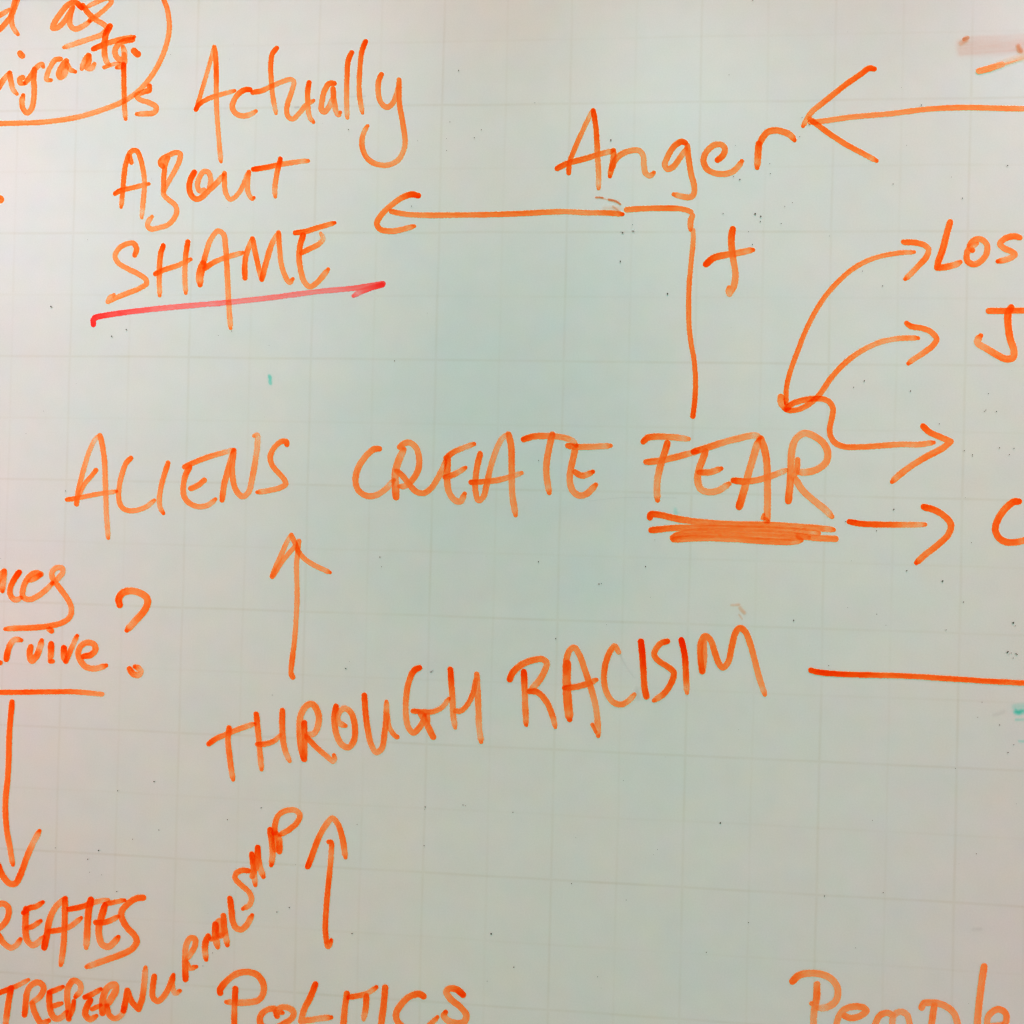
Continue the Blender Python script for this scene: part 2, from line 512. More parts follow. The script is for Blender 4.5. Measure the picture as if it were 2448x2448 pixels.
word('word "Actually" in mixed letters at the upper left', [('A', '''
b 36 1.3>0.9>0.9 : 270,812 290,740 340,570 390,400 432,240
b 42 1.0>1.9>1.1>0.8>0.7>0.9 : 434,240 447,350 452,500 452,700 458,850 472,1050 495,1300
b 40 1.8>1.3>0.9>1.4 : 262,818 292,772 370,722 460,690 622,645'''), ('c', '''
b 46 1.8>1.1>0.9>1.0 : 762,635 720,635 660,672 612,742 600,800 636,858 700,878 770,862 818,835'''), ('t', '''
b 42 1.6>1.5>1.0>0.8 : 1010,250 970,305 955,400 960,550 975,700 1003,855'''), ('u', '''
b 44 1.3>1.0>0.7>1.1>0.8>1.1 : 790,660 870,645 960,605 1060,562 1140,540 1168,560 1150,650 1112,760 1103,845 1125,895 1165,903 1220,850 1290,770 1352,736
b 44 1.9>1.3>0.8>1.2 : 1310,570 1297,650 1300,800 1315,890 1350,935'''), ('a', '''
b 46 1.5>1.0>0.9 : 1540,575 1495,580 1450,650 1428,745 1424,820 1448,842 1495,790 1530,705
b 46 1.1>1.1>0.8>1.3 : 1530,625 1540,740 1560,835 1582,868 1596,845'''), ('l', '''
b 44 1.6>1.8>1.1>0.8>0.9 : 1702,292 1670,370 1660,500 1656,650 1656,780 1662,895'''), ('l', '''
b 42 1.9>1.7>1.1>1.0 : 1830,190 1797,280 1780,420 1772,560 1777,700 1802,850'''), ('y', '''
f 46 1.5>1.1>1.0>1.1 : 432,495 408,550 401,640 416,730 455,785 495,795 540,755 572,680 590,600
f 46 1.1>1.3>1.0>0.8>0.9>1.2>1.1 : 596,545 593,650 600,780 625,920 645,1050 650,1140 628,1220 580,1290 505,1328 440,1333 355,1310 292,1258 256,1170 255,1080 275,1020 302,970''')])
word('word "ABout" in mixed letters below "Actually"', [('A', '''
c 42 1.4>1.4>1.0>0.9>0.7 : 442,342 425,292 425,255 460,230 495,240 525,310 552,430 562,540 550,700 535,850
c 42 1.3>1.6>1.7>1.2 : 410,275 382,390 368,510 358,630 346,755
c 42 1.7>1.3>1.5 : 290,630 340,600 430,580 602,538'''), ('B', '''
c 44 1.2>1.0>0.9>0.9 : 735,382 708,350 722,312 790,272 850,250 890,262 885,320 840,420 785,515 745,590 738,638 790,690 842,732 860,785 840,850 780,915 700,943 620,955 592,930 602,880 632,842
c 42 1.5>1.1 n : 775,300 752,370 740,480 738,600'''), ('o', '''
c 48 2.0>1.4>1.1 : 1022,432 985,500 976,590 1000,652 1042,680 1092,662 1160,595 1240,520 1290,455
c 46 0.9 n : 1165,570 1174,490 1150,432 1110,425 1068,480 1050,560 1072,604 1110,600'''), ('u', '''
c 42 1.2>0.9>0.9>1.2 : 1302,440 1300,520 1312,620 1350,682 1400,660 1460,580 1522,430
c 42 1.1>0.8>0.8>1.4 : 1525,430 1515,520 1520,620 1555,675 1573,668'''), ('t', '''
b 44 2.2>1.9>1.2>0.9>1.0 : 795,1370 900,1355 1050,1325 1200,1302 1300,1292
b 44 2.0>1.3>1.0>0.9 : 1045,1275 1020,1370 1002,1470 992,1560 996,1625''')])
word('word "SHAME" in capitals above the red underline', [('S', '''
c 44 1.2>0.9>0.9>1.0>0.8 : 472,1200 488,1135 460,1088 400,1092 330,1132 290,1200 318,1268 400,1320 500,1370 572,1420 578,1462 520,1502 400,1550 300,1590 225,1625! 240,1595 280,1565'''), ('H', '''
c 44 2.0>1.4>1.0>1.1 : 735,1110 712,1180 700,1300 697,1420 702,1572
c 44 1.8>1.4>0.8>0.7>1.2 : 963,1075 945,1180 936,1300 935,1420 943,1548
c 44 1.6>1.3>1.0>1.2 : 662,1370 750,1330 870,1292 988,1235'''), ('A', '''
c 46 1.1>0.9>0.8>1.2>1.0>0.8>0.9 : 1105,1270 1130,1180 1170,1060 1240,975 1290,1005 1310,1120 1320,1250 1330,1450 1340,1650 1358,1872
c 66 1.7>1.5>1.5 : 1105,1275 1085,1330 1072,1400 1076,1472
c 44 1.5>1.2>0.9>1.1 : 1120,1320 1200,1265 1310,1220 1470,1175'''), ('M', '''
c 46 1.6>1.4>1.1 : 1490,1408 1488,1300 1500,1200 1530,1110 1557,1045
c 44 1.2>1.5>1.0 : 1560,1045 1590,1200 1620,1330 1645,1420
c 48 1.5>1.2>1.2 : 1645,1420 1690,1250 1740,1090 1797,992
d 44 1.2>1.1>0.9>0.8>1.6 : 640,602 650,750 665,890 700,1000 742,1062 774,1032'''), ('E', '''
d 44 2.0>1.6>1.2>1.7 : 795,605 880,595 1000,558 1160,512
d 48 2.0>1.4>1.0>0.9>1.1>1.3 : 868,625 840,720 830,830 845,950 880,1060 930,1102 990,1070 1050,1005 1100,942
d 44 1.3>1.2>0.6 : 850,790 930,752 1010,710 1052,660 1030,608''')])
mark('underline', 'pinkish red marker line under "SHAME" ending in an arrow-like tick', '''
d 46 2.6>1.9>1.15>0.95>0.9>0.9>0.9>0.9>1.0>1.8 n : -1068,1452 -1070,1410 -1050,1388 -960,1368 -759,1338 -459,1304 -159,1276 200,1245 600,1200 1000,1148 1350,1115 1480,1095 1605,1075
d 46 1.9>1.5>1.0 : 1600,1085 1500,1112 1410,1145 1332,1188''', RED)
word('word "Anger" at the upper right of centre', [('A', '''
e 42 1.6>1.4>1.1>1.0 : 230,825 238,730 290,590 370,410 450,245
e 46 1.9>1.9>1.6>1.0>0.8>0.9 : 457,248 478,380 490,520 496,650 505,800 506,968
e 48 1.9>1.7>1.5>0.9 : 125,782 220,735 380,693 500,655 640,620'''), ('n', '''
e 48 1.0>1.5>1.7 : 642,618 645,680 625,780 610,855
e 50 1.5>1.1>0.8>0.7>1.3 : 625,790 660,705 720,650 800,620 880,618 918,665 925,760 942,830 980,850 1017,822'''), ('g', '''
e 50 2.0>1.4>0.8>1.2>1.1 : 1308,545 1270,536 1200,582 1142,680 1118,755 1142,788 1192,770 1255,690 1318,600
e 50 1.1>1.3>1.0>0.9>1.3 : 1325,570 1337,680 1360,830 1390,950 1380,1030 1340,1050 1270,1040 1200,1022'''), ('e', '''
e 50 1.7>1.0>1.0>1.4>1.2>1.0>1.3 : 1605,705 1655,662 1674,605 1645,565 1580,565 1510,620 1475,700 1500,780 1560,820 1650,835 1740,815 1795,765 1830,715'''), ('r', '''
C 94 1.5>1.3 : 412,1700 402,1850 393,1990 385,2065
C 90 1.2>1.4>1.2>1.7 : 425,1700 480,1590 560,1512 680,1492 800,1518 900,1565 962,1640''')])
mark('plus_sign', 'bold orange plus sign right of the long vertical line', '''
g 56 2.0>1.5>0.9>0.8>0.9 : 1360,182 1346,260 1352,380 1370,500 1384,600 1370,700 1328,780! 1322,755 1326,725
g 56 2.0>1.6>1.0>1.3 : 1112,510 1180,452 1280,425 1400,405 1545,375''')
word('bent arrow running up from "FEAR" and left toward "SHAME"', [(('arrow_head', None), '''
d 48 2.4>1.3>1.2>1.3>1.0>1.2 : 1930,260 1870,250 1780,280 1680,352 1590,440 1549,520 1580,572 1680,590 1790,572 1895,543'''),
 (('arrow_shaft', None), '''
f 46 1.2>0.9>1.3>1.3>1.4>1.3>0.9>1.0>2.2 : 525,1760 650,1785 850,1795 1100,1793 1400,1790 1700,1780 1932,1768 2130,1762 2330,1772 2530,1774 2660,1785
e 46 1.0>1.3>1.5>1.1 n : 765,1165 900,1155 1100,1150 1250,1155 1320,1168 1360,1185
g 52 0.8>1.3>1.1 : 988,60 970,110 969,190
g 42 0.8>1.1>1.2>1.3>1.4>1.7>2.2 n : 993,195 993,300 976,480 956,700 952,900 956,1080 976,1250 1003,1400 1015,1600 1010,1750 990,1912''')],
 name='hand_drawn_arrow')
word('wide open arrow pointing left at "Anger" from the right edge', [(('arrow_head', None), '''
C 78 1.8>1.8>1.7>1.2>1.1>1.5 : 2190,545 2108,535 1992,618 1775,768 1600,905 1400,1065 1220,1215 1150,1320 1092,1428
h 46 1.1>1.5>1.4>1.2>1.4 : -50,1097 40,1165 150,1245 280,1330 420,1405 570,1485'''),
 (('arrow_shaft', None), '''
h 46 0.9>1.0>0.85>1.0>1.1>0.9 n : -40,1128 60,1120 350,1080 700,1050 1000,1012 1200,998 1400,993 1700,1000 1955,1005''')],
 name='hand_drawn_arrow')
word('upper curved arrow from the loop above "FEAR" pointing at "LOS"', [(('arrow_head', None), '''
i 48 1.2>1.4>1.0>1.5>0.9>1.5 : 820,305 930,310 1010,332 1050,370 1030,440 960,520 885,598 835,645'''),
 (('arrow_shaft', None), '''
i 42 1.5>1.4>1.3>1.3>1.2>0.9>1.2 : -265,1790 -262,1650 -227,1500 -165,1330 -88,1130 0,955 100,800 220,665 350,552 500,470 650,426 800,402 918,397''')],
 name='hand_drawn_arrow')
word('second curved arrow from the loop, pointing at the letter J', [(('arrow_head', None), '''
i 48 1.3>1.4>1.1>1.3>0.9>1.6 : 848,1055 890,1082 1000,1102 1080,1140 1125,1200 1092,1258 1000,1330 910,1388 862,1425'''),
 (('arrow_shaft', None), '''
i 46 1.3>1.3>1.4>1.3>0.9>0.7>1.3 : -254,1858 -174,1856 -84,1820 -4,1760 60,1690 150,1560 280,1420 430,1310 600,1230 780,1194 870,1190 955,1190''')],
 name='hand_drawn_arrow')
word('arrow leaving the loop, dropping and running right to a pointed head', [(('arrow_head', None), '''
j 54 1.6>1.4>1.0>1.3>0.9>1.4 : 1000,462 1060,515 1160,560 1255,600! 1180,662 1050,730 900,820 790,902 712,972'''),
 (('arrow_shaft', None), '''
j 62 1.0>1.2 : -313,190 -308,240 -285,290
j 48 1.7>1.5>1.3>1.5>1.3>1.5>1.2>1.0>0.8>1.3 : -269,305 -214,255 -114,220 -14,205 90,212 142,245 168,300 158,380 138,480 145,550 190,615 270,648 400,652 600,640 800,627 950,630 1100,610''')],
 name='hand_drawn_arrow')
word('short straight arrow right of "FEAR" pointing at the letter C', [(('arrow_head', None), '''
j 54 2.0>1.8>1.5>1.4>1.6>1.0>2.0 : 1005,1205 1100,1232 1200,1292 1257,1370 1232,1460 1130,1560 1015,1650 937,1722'''),
 (('arrow_shaft', None), '''
j 48 2.4>2.0>1.8>0.8>1.1 : 318,1340 420,1360 600,1367 800,1370 1020,1368''')],
 name='hand_drawn_arrow')
word('letters "LOS" of a word cut off at the right edge', [('L', '''
i 54 1.2>1.6>1.8>1.0 : 1250,118 1215,240 1182,370 1142,480 1130,540! 1200,535 1290,515 1345,490'''), ('O', '''
i 52 1.4>1.0>0.9>1.1>1.4>1.3>0.9 : 1455,378 1432,345 1470,288 1540,282 1590,330 1582,420 1530,482 1470,510 1412,480 1405,410 1440,350 1500,318'''), ('S', '''
i 52 1.1>1.3>1.0>1.2>0.8>1.7 : 1895,262 1840,250 1760,270 1712,320 1750,362 1820,392 1845,420 1780,462 1690,482''')])
word('single capital "J" with a top bar at the right edge', [('J', '''
i 50 1.5>1.9>1.7 n : 1608,940 1720,940 1955,935
i 60 1.7>1.9>1.6>1.1>1.4>1.2>0.7>1.5 : 1815,908 1786,960 1786,1080 1806,1200 1840,1310 1830,1368 1770,1385 1690,1350 1590,1290 1510,1242 1503,1215 1532,1168''')])
word('single bold "C" cut off at the right edge', [('C', '''
j 56 2.0>1.6>1.9>1.6>1.5 : 1885,1155 1840,1157 1760,1220 1692,1320 1667,1410 1700,1490 1770,1530 1860,1530 1960,1508''')])
word('word "ALIENS" in pale orange capitals at the left', [('A', '''
k 44 1.1>0.9>0.8>0.7 : 165,985 185,850 222,700 282,500 330,400 372,352
k 46 0.8>1.1>1.0>0.9>0.8>0.6>0.9 : 382,350 405,450 425,600 430,750 436,900 440,1050 450,1200 458,1298
k 38 1.0>0.9>1.6 n : 190,900 240,800 300,730 345,672
k 40 1.4>1.1>0.9>1.2 : 78,945 200,925 350,895 535,868'''), ('L', '''
k 44 1.2>1.1>1.0>1.1>1.0>0.8>1.0 : 668,560 622,610 582,720 560,830 555,930 580,1010 640,1045 730,1040 810,1010 885,950'''), ('I', '''
k 44 1.2>1.2>1.0>0.8>1.4 : 1012,605 980,700 946,830 930,940 940,1020 967,1070'''), ('E', '''
k 46 1.4>1.3>1.0>0.8 : 1165,642 1250,602 1400,545 1560,500 1622,485
k 48 1.3>1.1>1.0>0.8>1.1 : 1212,640 1172,720 1151,830 1162,920 1220,985 1310,1010 1390,990 1450,940
k 46 1.3>1.2 n : 1222,843 1290,810 1345,765'''), ('N', '''
k 50 1.2>1.1>1.0 : 1510,948 1530,800 1560,690 1608,510
k 50 1.1>1.3>1.0>0.8>1.0>0.6>0.7 : 1618,490 1602,620 1610,760 1640,860 1698,915 1752,880 1790,740 1815,600 1836,450 1832,350 1805,355'''), ('S', '''
l 46 1.4>1.0>1.1>1.0>0.8>1.4 : 1103,435 1100,410 1060,405 990,460 950,550 970,630 1030,700 1080,760 1092,800 1040,835 940,860 830,876''')])
word('word "CREATE" in pale orange capitals near the centre', [('C', '''
m 52 1.2>1.0>1.3>1.0>0.8>0.9 : 412,475 365,478 300,530 222,640 192,770 220,860 300,910 390,900 480,840 545,765'''), ('R', '''
m 62 1.1>0.8>0.9>1.1 : 567,920 562,820 560,700 600,560 642,480
m 52 0.9>0.9>1.2>0.9 : 602,460 645,425 690,418 748,460 780,560 770,670 710,770 645,820 595,820
m 50 1.2>1.1>1.0>0.9 : 570,680 620,718 680,790 750,868 820,885 890,840 950,750 1005,640 1020,590'''), ('E', '''
m 48 1.4>1.2>0.7>1.3 : 1030,560 1090,510 1180,470 1288,430
m 54 1.2>1.3>0.9>0.7>1.5 : 1045,560 1040,680 1038,770 1058,880 1110,950 1162,960 1202,890
m 48 1.3>1.3>0.9>1.5 : 1020,735 1100,713 1210,650'''), ('A', '''
m 50 1.3>1.4>1.0>1.0>1.2>0.8>0.6>0.8 : 1345,520 1320,620 1302,740 1300,860 1330,952 1372,920 1402,820 1432,680 1480,520 1540,390 1600,338
m 54 1.1>1.4>1.2>0.8>0.8>1.2 : 1607,340 1630,450 1635,600 1635,750 1642,900 1672,1088
m 48 1.8>1.3>0.8>0.8 : 1262,785 1350,780 1500,765 1620,735 1728,698'''), ('T', '''
n 52 1.7>1.4>1.0>0.8>0.9 : 395,580 480,555 620,550 740,560 840,592 880,640
n 56 1.2>1.1>1.0>0.8>1.3 : 657,535 630,650 605,800 605,920 630,1075'''), ('E', '''
n 52 1.4>1.1>0.8>1.1 : 802,640 880,650 1000,650 1198,640
n 56 0.9>1.1>0.9>0.8>0.9>1.3 : 870,670 850,760 825,880 820,970 850,1060 910,1100 980,1080 1060,1000
n 52 1.2>1.3>1.1>1.6 : 865,880 920,915 970,910 1032,880''')])
word('word "FEAR" in capitals above the thick scribbled underline', [('F', '''
o 54 1.8>1.3>0.9>0.7 : 68,602 112,565 200,555 330,560 488,578
o 58 1.4>1.3>1.0>0.7>1.3 : 292,615 260,720 226,830 200,950 195,1060 200,1142
o 54 1.3>1.3>1.1>0.8 : 95,790 200,780 350,750 500,710 570,695'''), ('E', '''
o 56 1.5>1.3>0.8>0.8>0.7 : 532,695 650,660 800,612 950,572 1090,545 1150,562
o 58 1.2>1.2>1.0>0.7>0.8>1.2 : 645,690 612,780 580,870 572,960 600,1040 670,1068 760,1055 862,990
o 52 1.4>1.2>1.5 : 582,885 680,885 790,850'''), ('A', '''
o 64 1.5>1.1>0.8>1.1 : 955,1202 1000,1050 1040,900 1090,730 1135,590
o 60 1.3>1.4>1.0>0.8>0.8>1.1 n : 1155,575 1190,680 1210,800 1215,950 1216,1150 1212,1330
o 54 1.9>1.2>0.9>0.8 : 902,960 1000,970 1130,955 1250,920 1390,865'''), ('R', '''
o 62 1.4>1.2>0.9>0.8>0.7>0.9>0.9>0.8>0.8 : 1410,1150 1424,1000 1432,850 1440,700 1465,600 1505,550 1570,524 1660,560 1735,620 1772,700 1760,785 1690,850 1600,880 1500,885
o 46 1.1>1.2>0.8 n : 1495,770 1490,850 1452,940
o 60 0.7>0.8>0.7>0.6>0.9 : 1475,950 1540,1050 1650,1150 1740,1222 1812,1295''')])
mark('underline', 'thick scribbled orange underline beneath "FEAR"', '''
o 54 2.0>1.5>1.2>1.1>1.1>1.1>1.1>1.2 : 130,1302 138,1275 200,1275 400,1318 600,1345 900,1365 1200,1370 1500,1388 1700,1403 1828,1415
o 54 1.6>1.3>1.2>1.1>1.0>1.0 : 142,1420 350,1400 600,1398 900,1402 1200,1410 1500,1425 1690,1448
o 60 1.2>1.0>0.8>0.9>1.1 : 342,1490 400,1462 600,1432 900,1435 1300,1452 1600,1485
o 54 1.2>1.0>1.1 n : 1500,1470 1650,1490 1845,1500
o 56 1.2>1.1>1.0>1.1>1.3>1.3 : 350,1506 600,1492 900,1500 1200,1520 1450,1526 1530,1512
o 60 0.9 n : 420,1472 700,1460 1000,1470 1500,1490
o 24 1.2 n : 1180,1275 1168,1312 1200,1310 1225,1335''')
word('upward arrow with a lopsided head under "ALIENS"', [(('arrow_head', None), '''
p 44 1.1>0.8>0.8>0.8 : 195,495 232,400 290,270 340,160 372,112
p 44 0.9>1.1>0.8>0.8>1.3 : 372,112 405,185 445,275 510,345 610,405 730,458
p 42 1.1>1.0>0.9 n : 208,480 290,352 400,225'''), (('arrow_shaft', None), '''
p 44 1.2>0.9>0.8>0.8>0.8>0.8>1.1>1.5>1.7 n : 440,170 430,280 420,400 424,550 425,700 416,900 400,1100 376,1300 370,1385 385,1425''')],
 name='hand_drawn_arrow')
word('tail of a cursive word ending "nces" at the left edge', [('n', '''
q 50 1.0 : -20,360 15,275 35,250
q 52 1.2>0.9>1.5 : 38,252 30,340 20,437'''), ('c', '''
q 48 2.4>1.4>0.9 : 175,262 130,330 95,405 95,470 140,518 195,498'''), ('e', '''
q 46 1.7>1.4>0.9 : 372,285 310,325 262,342
q 48 0.9>1.5>1.1>1.0>1.0 : 378,280 340,268 290,285 240,345 212,420 212,490 270,515 350,482 430,420 485,360'''), ('s', '''
q 48 1.0>0.8>0.8>1.0>1.0>0.9>1.3>1.6>1.5>1.3>1.4 : 485,365 540,315 580,262 572,225 520,222 480,265 490,330 530,382 590,462 640,540 660,610 640,682 570,730 450,760 300,775 150,780 48,786''')])
word('tail of a cursive word ending "rvive" at the left edge', [('r', '''
q 50 1.8>1.7>0.7>1.6 : 57,1068 70,1000 100,922 140,885 195,892
q 42 2.0 n : -10,1105 2,1100'''), ('v', '''
q 52 1.5>1.4>1.0>1.6>0.7>1.6 : 283,950 272,1020 292,1082 338,1035 368,960 386,892'''), ('i', '''
q 54 2.0>1.8>0.7 : 472,925 470,1000 463,1068
q 40 1.8 n : 462,1085 485,1085
q 46 1.0>1.8 n : 452,792 475,804'''), ('v', '''
q 52 2.3>1.7>1.5 : 590,962 590,1050 605,1085
q 46 1.5>1.6>0.8>1.9 : 608,1085 640,1010 680,920 712,850'''), ('e', '''
q 52 1.8>1.4>1.1>1.3>1.3>1.0>0.8>1.8 : 770,1040 840,1025 880,980 868,930 810,912 750,940 722,1010 742,1080 800,1140 880,1152 980,1125''')])
word('question mark to the right of the two cursive word ends', [(('hook', None), '''
q 58 1.9>1.5>1.0>1.0>1.4>1.6>0.8>1.6 : 1105,565 1096,510 1130,455 1200,435 1280,450 1348,490 1364,540 1330,620 1250,712 1170,800'''),
 (('dot', None), '''
q 52 1.5>1.3>0.8>1.1>1.6 : 1195,1155 1228,1200 1278,1212 1300,1182 1272,1145 1245,1135''')], name='question_mark')
mark('underline', 'straight orange line under "rvive" running off the left edge', '''
q 42 1.9>1.9>2.0>1.9>1.2>0.8 n : -25,1372 200,1371 500,1367 700,1368 850,1381 942,1391''')
word('long downward arrow at the left edge above "REATES"', [(('arrow_shaft', None), '''
w 48 1.8>2.0>1.9>1.8>1.7>1.7>1.6>1.7>1.5>0.9>1.5 : 110,147 100,260 85,450 80,650 70,850 50,1050 50,1200 65,1350 92,1500 118,1652'''),
 (('arrow_head', None), '''
w 52 2.0>1.7>1.3>2.0>1.8>1.5>0.6>1.7 : -25,1640 25,1755 90,1825 140,1825 185,1750 240,1600 300,1460 365,1338''')],
 name='hand_drawn_arrow')
word('word ending "REATES" in dark orange capitals at the lower left', [('R', '''
x 50 1.2>1.3>1.5>1.0 n : -25,830 30,820 72,850 80,910 50,990 -25,1062
x 50 1.4>1.2>0.9>1.6 : -25,1095 40,1190 100,1228 150,1205 188,1150'''), ('E', '''
x 46 2.4>2.0>1.8>2.2 : 217,905 270,862 330,848 395,808
x 54 1.8>1.6>1.5>0.9>1.1 : 240,870 234,980 234,1070 252,1160 300,1205 350,1180 400,1132
x 44 1.6>1.4>2.2 : 240,1050 310,1025 375,980'''), ('A', '''
x 54 2.2>2.0>1.2>1.0>1.5 : 407,1225 432,1110 460,960 520,845 600,772
x 52 1.9>1.7>1.4>1.2>1.2 : 600,775 598,900 595,1050 586,1200 562,1388
x 46 1.8>1.6>1.1>1.6 : 445,1078 560,1062 650,1030 750,952'''), ('T', '''
x 46 1.9>2.0>1.0>0.8 : 637,872 750,850 880,805 1000,785
x 58 2.4>2.1>1.7>1.5>0.8 : 838,785 816,900 806,1050 796,1228'''), ('E', '''
x 42 1.7>1.4>1.9 : 965,825 1050,808 1150,788
x 56 2.0>1.7>1.4>1.0>0.9>1.9 : 968,835 940,930 915,1020 915,1120 945,1200 1000,1218 1050,1182 1092,1130
x 48 2.1>1.6>1.3 : 885,995 980,990 1090,940'''), ('S', '''
x 54 1.3>1.5>1.3>1.7>1.4>1.3>1.4>1.1>0.8>1.1 : 1322,765 1260,772 1180,822 1122,895 1130,965 1180,1050 1240,1112 1262,1170 1220,1238 1120,1290 980,1340 800,1405''')])
word('word ending "TREPERNU" along the bottom left edge', [('T', '''
x 42 1.6>2.2>1.1>1.4 : -25,1652 80,1610 180,1568 262,1524
x 52 2.2>1.8>1.1 : 100,1600 75,1750 48,1955'''), ('R', '''
x 50 1.8>1.5>1.0>1.1>1.4>1.0 : 227,1848 236,1750 250,1640 290,1572 355,1548 402,1590 375,1670 290,1738
x 52 1.0>1.5>1.6 : 295,1740 322,1830 385,1925 450,1900'''), ('E', '''
x 46 2.2>1.8>2.0 : 455,1640 520,1615 580,1588
x 52 2.0>1.7>1.4>1.0>1.4 : 455,1645 455,1740 472,1830 512,1882 572,1868 615,1820
x 44 1.5>1.3 : 480,1770 570,1742'''), ('P', '''
x 52 1.8>1.6>1.4>1.0>1.4>0.9>0.8>2.2 : 635,1885 632,1790 620,1690 630,1595 680,1530 740,1565 742,1625 695,1682
x 38 2.4>2.2 : 682,1720 670,1800 645,1870'''), ('E', '''
x 46 2.2>1.4>1.9 : 785,1685 850,1658 930,1610
x 52 2.2>1.8>1.6>1.5 : 835,1710 795,1790 788,1845 830,1888 890,1858
x 42 1.7 : 850,1795 930,1758'''), ('R', '''
x 58 1.6>1.4>0.8>1.1>1.5 : 945,1830 950,1700 990,1600 1058,1568 1070,1615 1020,1710 985,1760
x 50 1.4>1.1>0.9 : 985,1765 1010,1850 1060,1882 1118,1852 1150,1790'''), ('N', '''
x 50 2.0>1.8>1.9>1.9>1.4>0.7>1.2 : 1140,1810 1162,1710 1175,1625! 1220,1730 1280,1795! 1312,1700 1332,1560 1343,1410'''), ('U', '''
x 50 1.8>1.6>1.2>1.4>1.8 : 1425,1490 1410,1600 1415,1690 1455,1722 1510,1680 1562,1590 1602,1480
x 46 1.6>1.1>0.8>1.5 : 1595,1500 1590,1575 1618,1648 1662,1625''')])
word('letters "RIALSHIP" climbing diagonally up to the right', [('R', '''
y 50 2.0>1.6>1.0>0.9>1.1>1.2>1.0 : 246,1782 242,1680 243,1560 255,1455 290,1402 332,1410 332,1470 290,1550 250,1600
y 46 1.0>1.1>1.8 : 250,1620 285,1678 345,1665'''), ('I', '''
y 52 1.8>1.9>1.7>0.9>1.9 : 455,1385 430,1440 425,1520 435,1600'''), ('A', '''
y 58 2.3>1.9>1.3 : 522,1275 522,1390 542,1485
y 52 1.4>1.7>1.5>0.9>1.7 : 595,1195 602,1300 632,1465
y 84 1.0 n : 562,1262 566,1362
y 40 1.6>1.2 n : 482,1412 560,1380 610,1350'''), ('L', '''
y 52 2.0>1.9>1.5>1.0>1.1>1.5 : 655,1035 670,1150 680,1240 712,1308 760,1322 810,1280 860,1190'''), ('S', '''
y 46 1.5>1.4>1.5>1.2>0.8>1.9 : 830,780 770,775 712,805 704,850 760,912 830,975 855,1040 832,1098 775,1130'''), ('H', '''
y 48 2.1>1.7>0.9>1.5 : 858,625 872,750 890,912
y 54 2.4>1.9>0.9>1.6 : 912,565 913,650 930,740 965,835
y 66 1.1 n : 892,665 893,750
y 46 1.2 n : 880,780 860,830'''), ('I', '''
y 50 2.2>1.7>1.2>0.9>1.9 : 1025,400 1040,500 1050,620 1038,728'''), ('P', '''
y 56 1.4>1.7>1.5 : 1112,600 1108,500 1085,430
y 48 1.5>1.4>1.3>0.8>1.4>1.5>1.6 : 1072,430 1072,350 1102,270 1170,225 1260,222 1300,262 1278,330 1200,400 1110,450
y 62 0.95 n : 1068,440 1074,575''')])
word('tall upward arrow above "POLITICS" with a rounded peak', [(('arrow_head', None), '''
y 50 2.1>1.9>1.7>0.9>0.9>1.7>1.4>1.2 : 1375,742 1420,620 1482,460 1550,345 1600,295 1650,345 1692,470 1722,655'''),
 (('arrow_shaft', None), '''
y 46 1.6>0.8>1.4>1.7>1.7>1.9>2.1>2.1>2.3 : 1568,512 1590,520 1592,600 1575,800 1555,1000 1540,1200 1538,1350 1562,1478 1592,1420''')],
 name='hand_drawn_arrow')
word('word "POLITICS" in capitals along the bottom edge', [('P', '''
z 54 1.9>1.4>1.2>1.5>1.3>0.9>1.3 : 295,1645 292,1618 350,1540 440,1472 550,1452 640,1482 692,1560 692,1650 650,1710 560,1732 450,1735 350,1728
z 50 2.4>2.3>1.0>1.6>1.6 n : 435,1608 430,1700 425,1850 424,1960'''), ('O', '''
z 52 1.9>1.0>1.4>1.3>1.2>1.1>1.0>1.6 : 820,1860 800,1795 730,1800 672,1850 662,1910 692,1958 780,1975 880,1930 962,1872 972,1820 922,1782 860,1780 820,1805 870,1828'''), ('L', '''
z 52 1.9>1.7>1.5>1.0>1.1>0.7>1.7 : 1175,1562 1130,1680 1070,1800 1040,1905! 1130,1895 1220,1880 1320,1872'''), ('I', '''
z 52 1.9>1.4>1.7>1.6 n : 1465,1652 1447,1780 1430,1960'''), ('T', '''
z 46 1.6>1.5>0.7>1.8 : 1480,1685 1600,1665 1670,1640 1738,1592
z 50 1.4>1.5>1.6>0.7 : 1645,1670 1640,1780 1618,1890'''), ('I', '''
A 54 1.9>1.7>1.5>1.3 n : 466,822 456,950 428,1170'''), ('C', '''
A 56 1.9>1.5>1.3>1.4>1.4 n : 820,902 780,882 700,902 622,970 568,1060 578,1130 630,1190
A 44 0.9>1.3>1.7 : 860,1180 910,1135 950,1095'''), ('S', '''
A 56 2.6>1.5>0.9>1.2>1.3>1.1>1.2>0.7>1.7 : 1185,888 1130,842 1065,832 1032,860 1072,930 1160,1002 1216,1080 1195,1140 1120,1152 1050,1130 1010,1085 1025,1050''')])
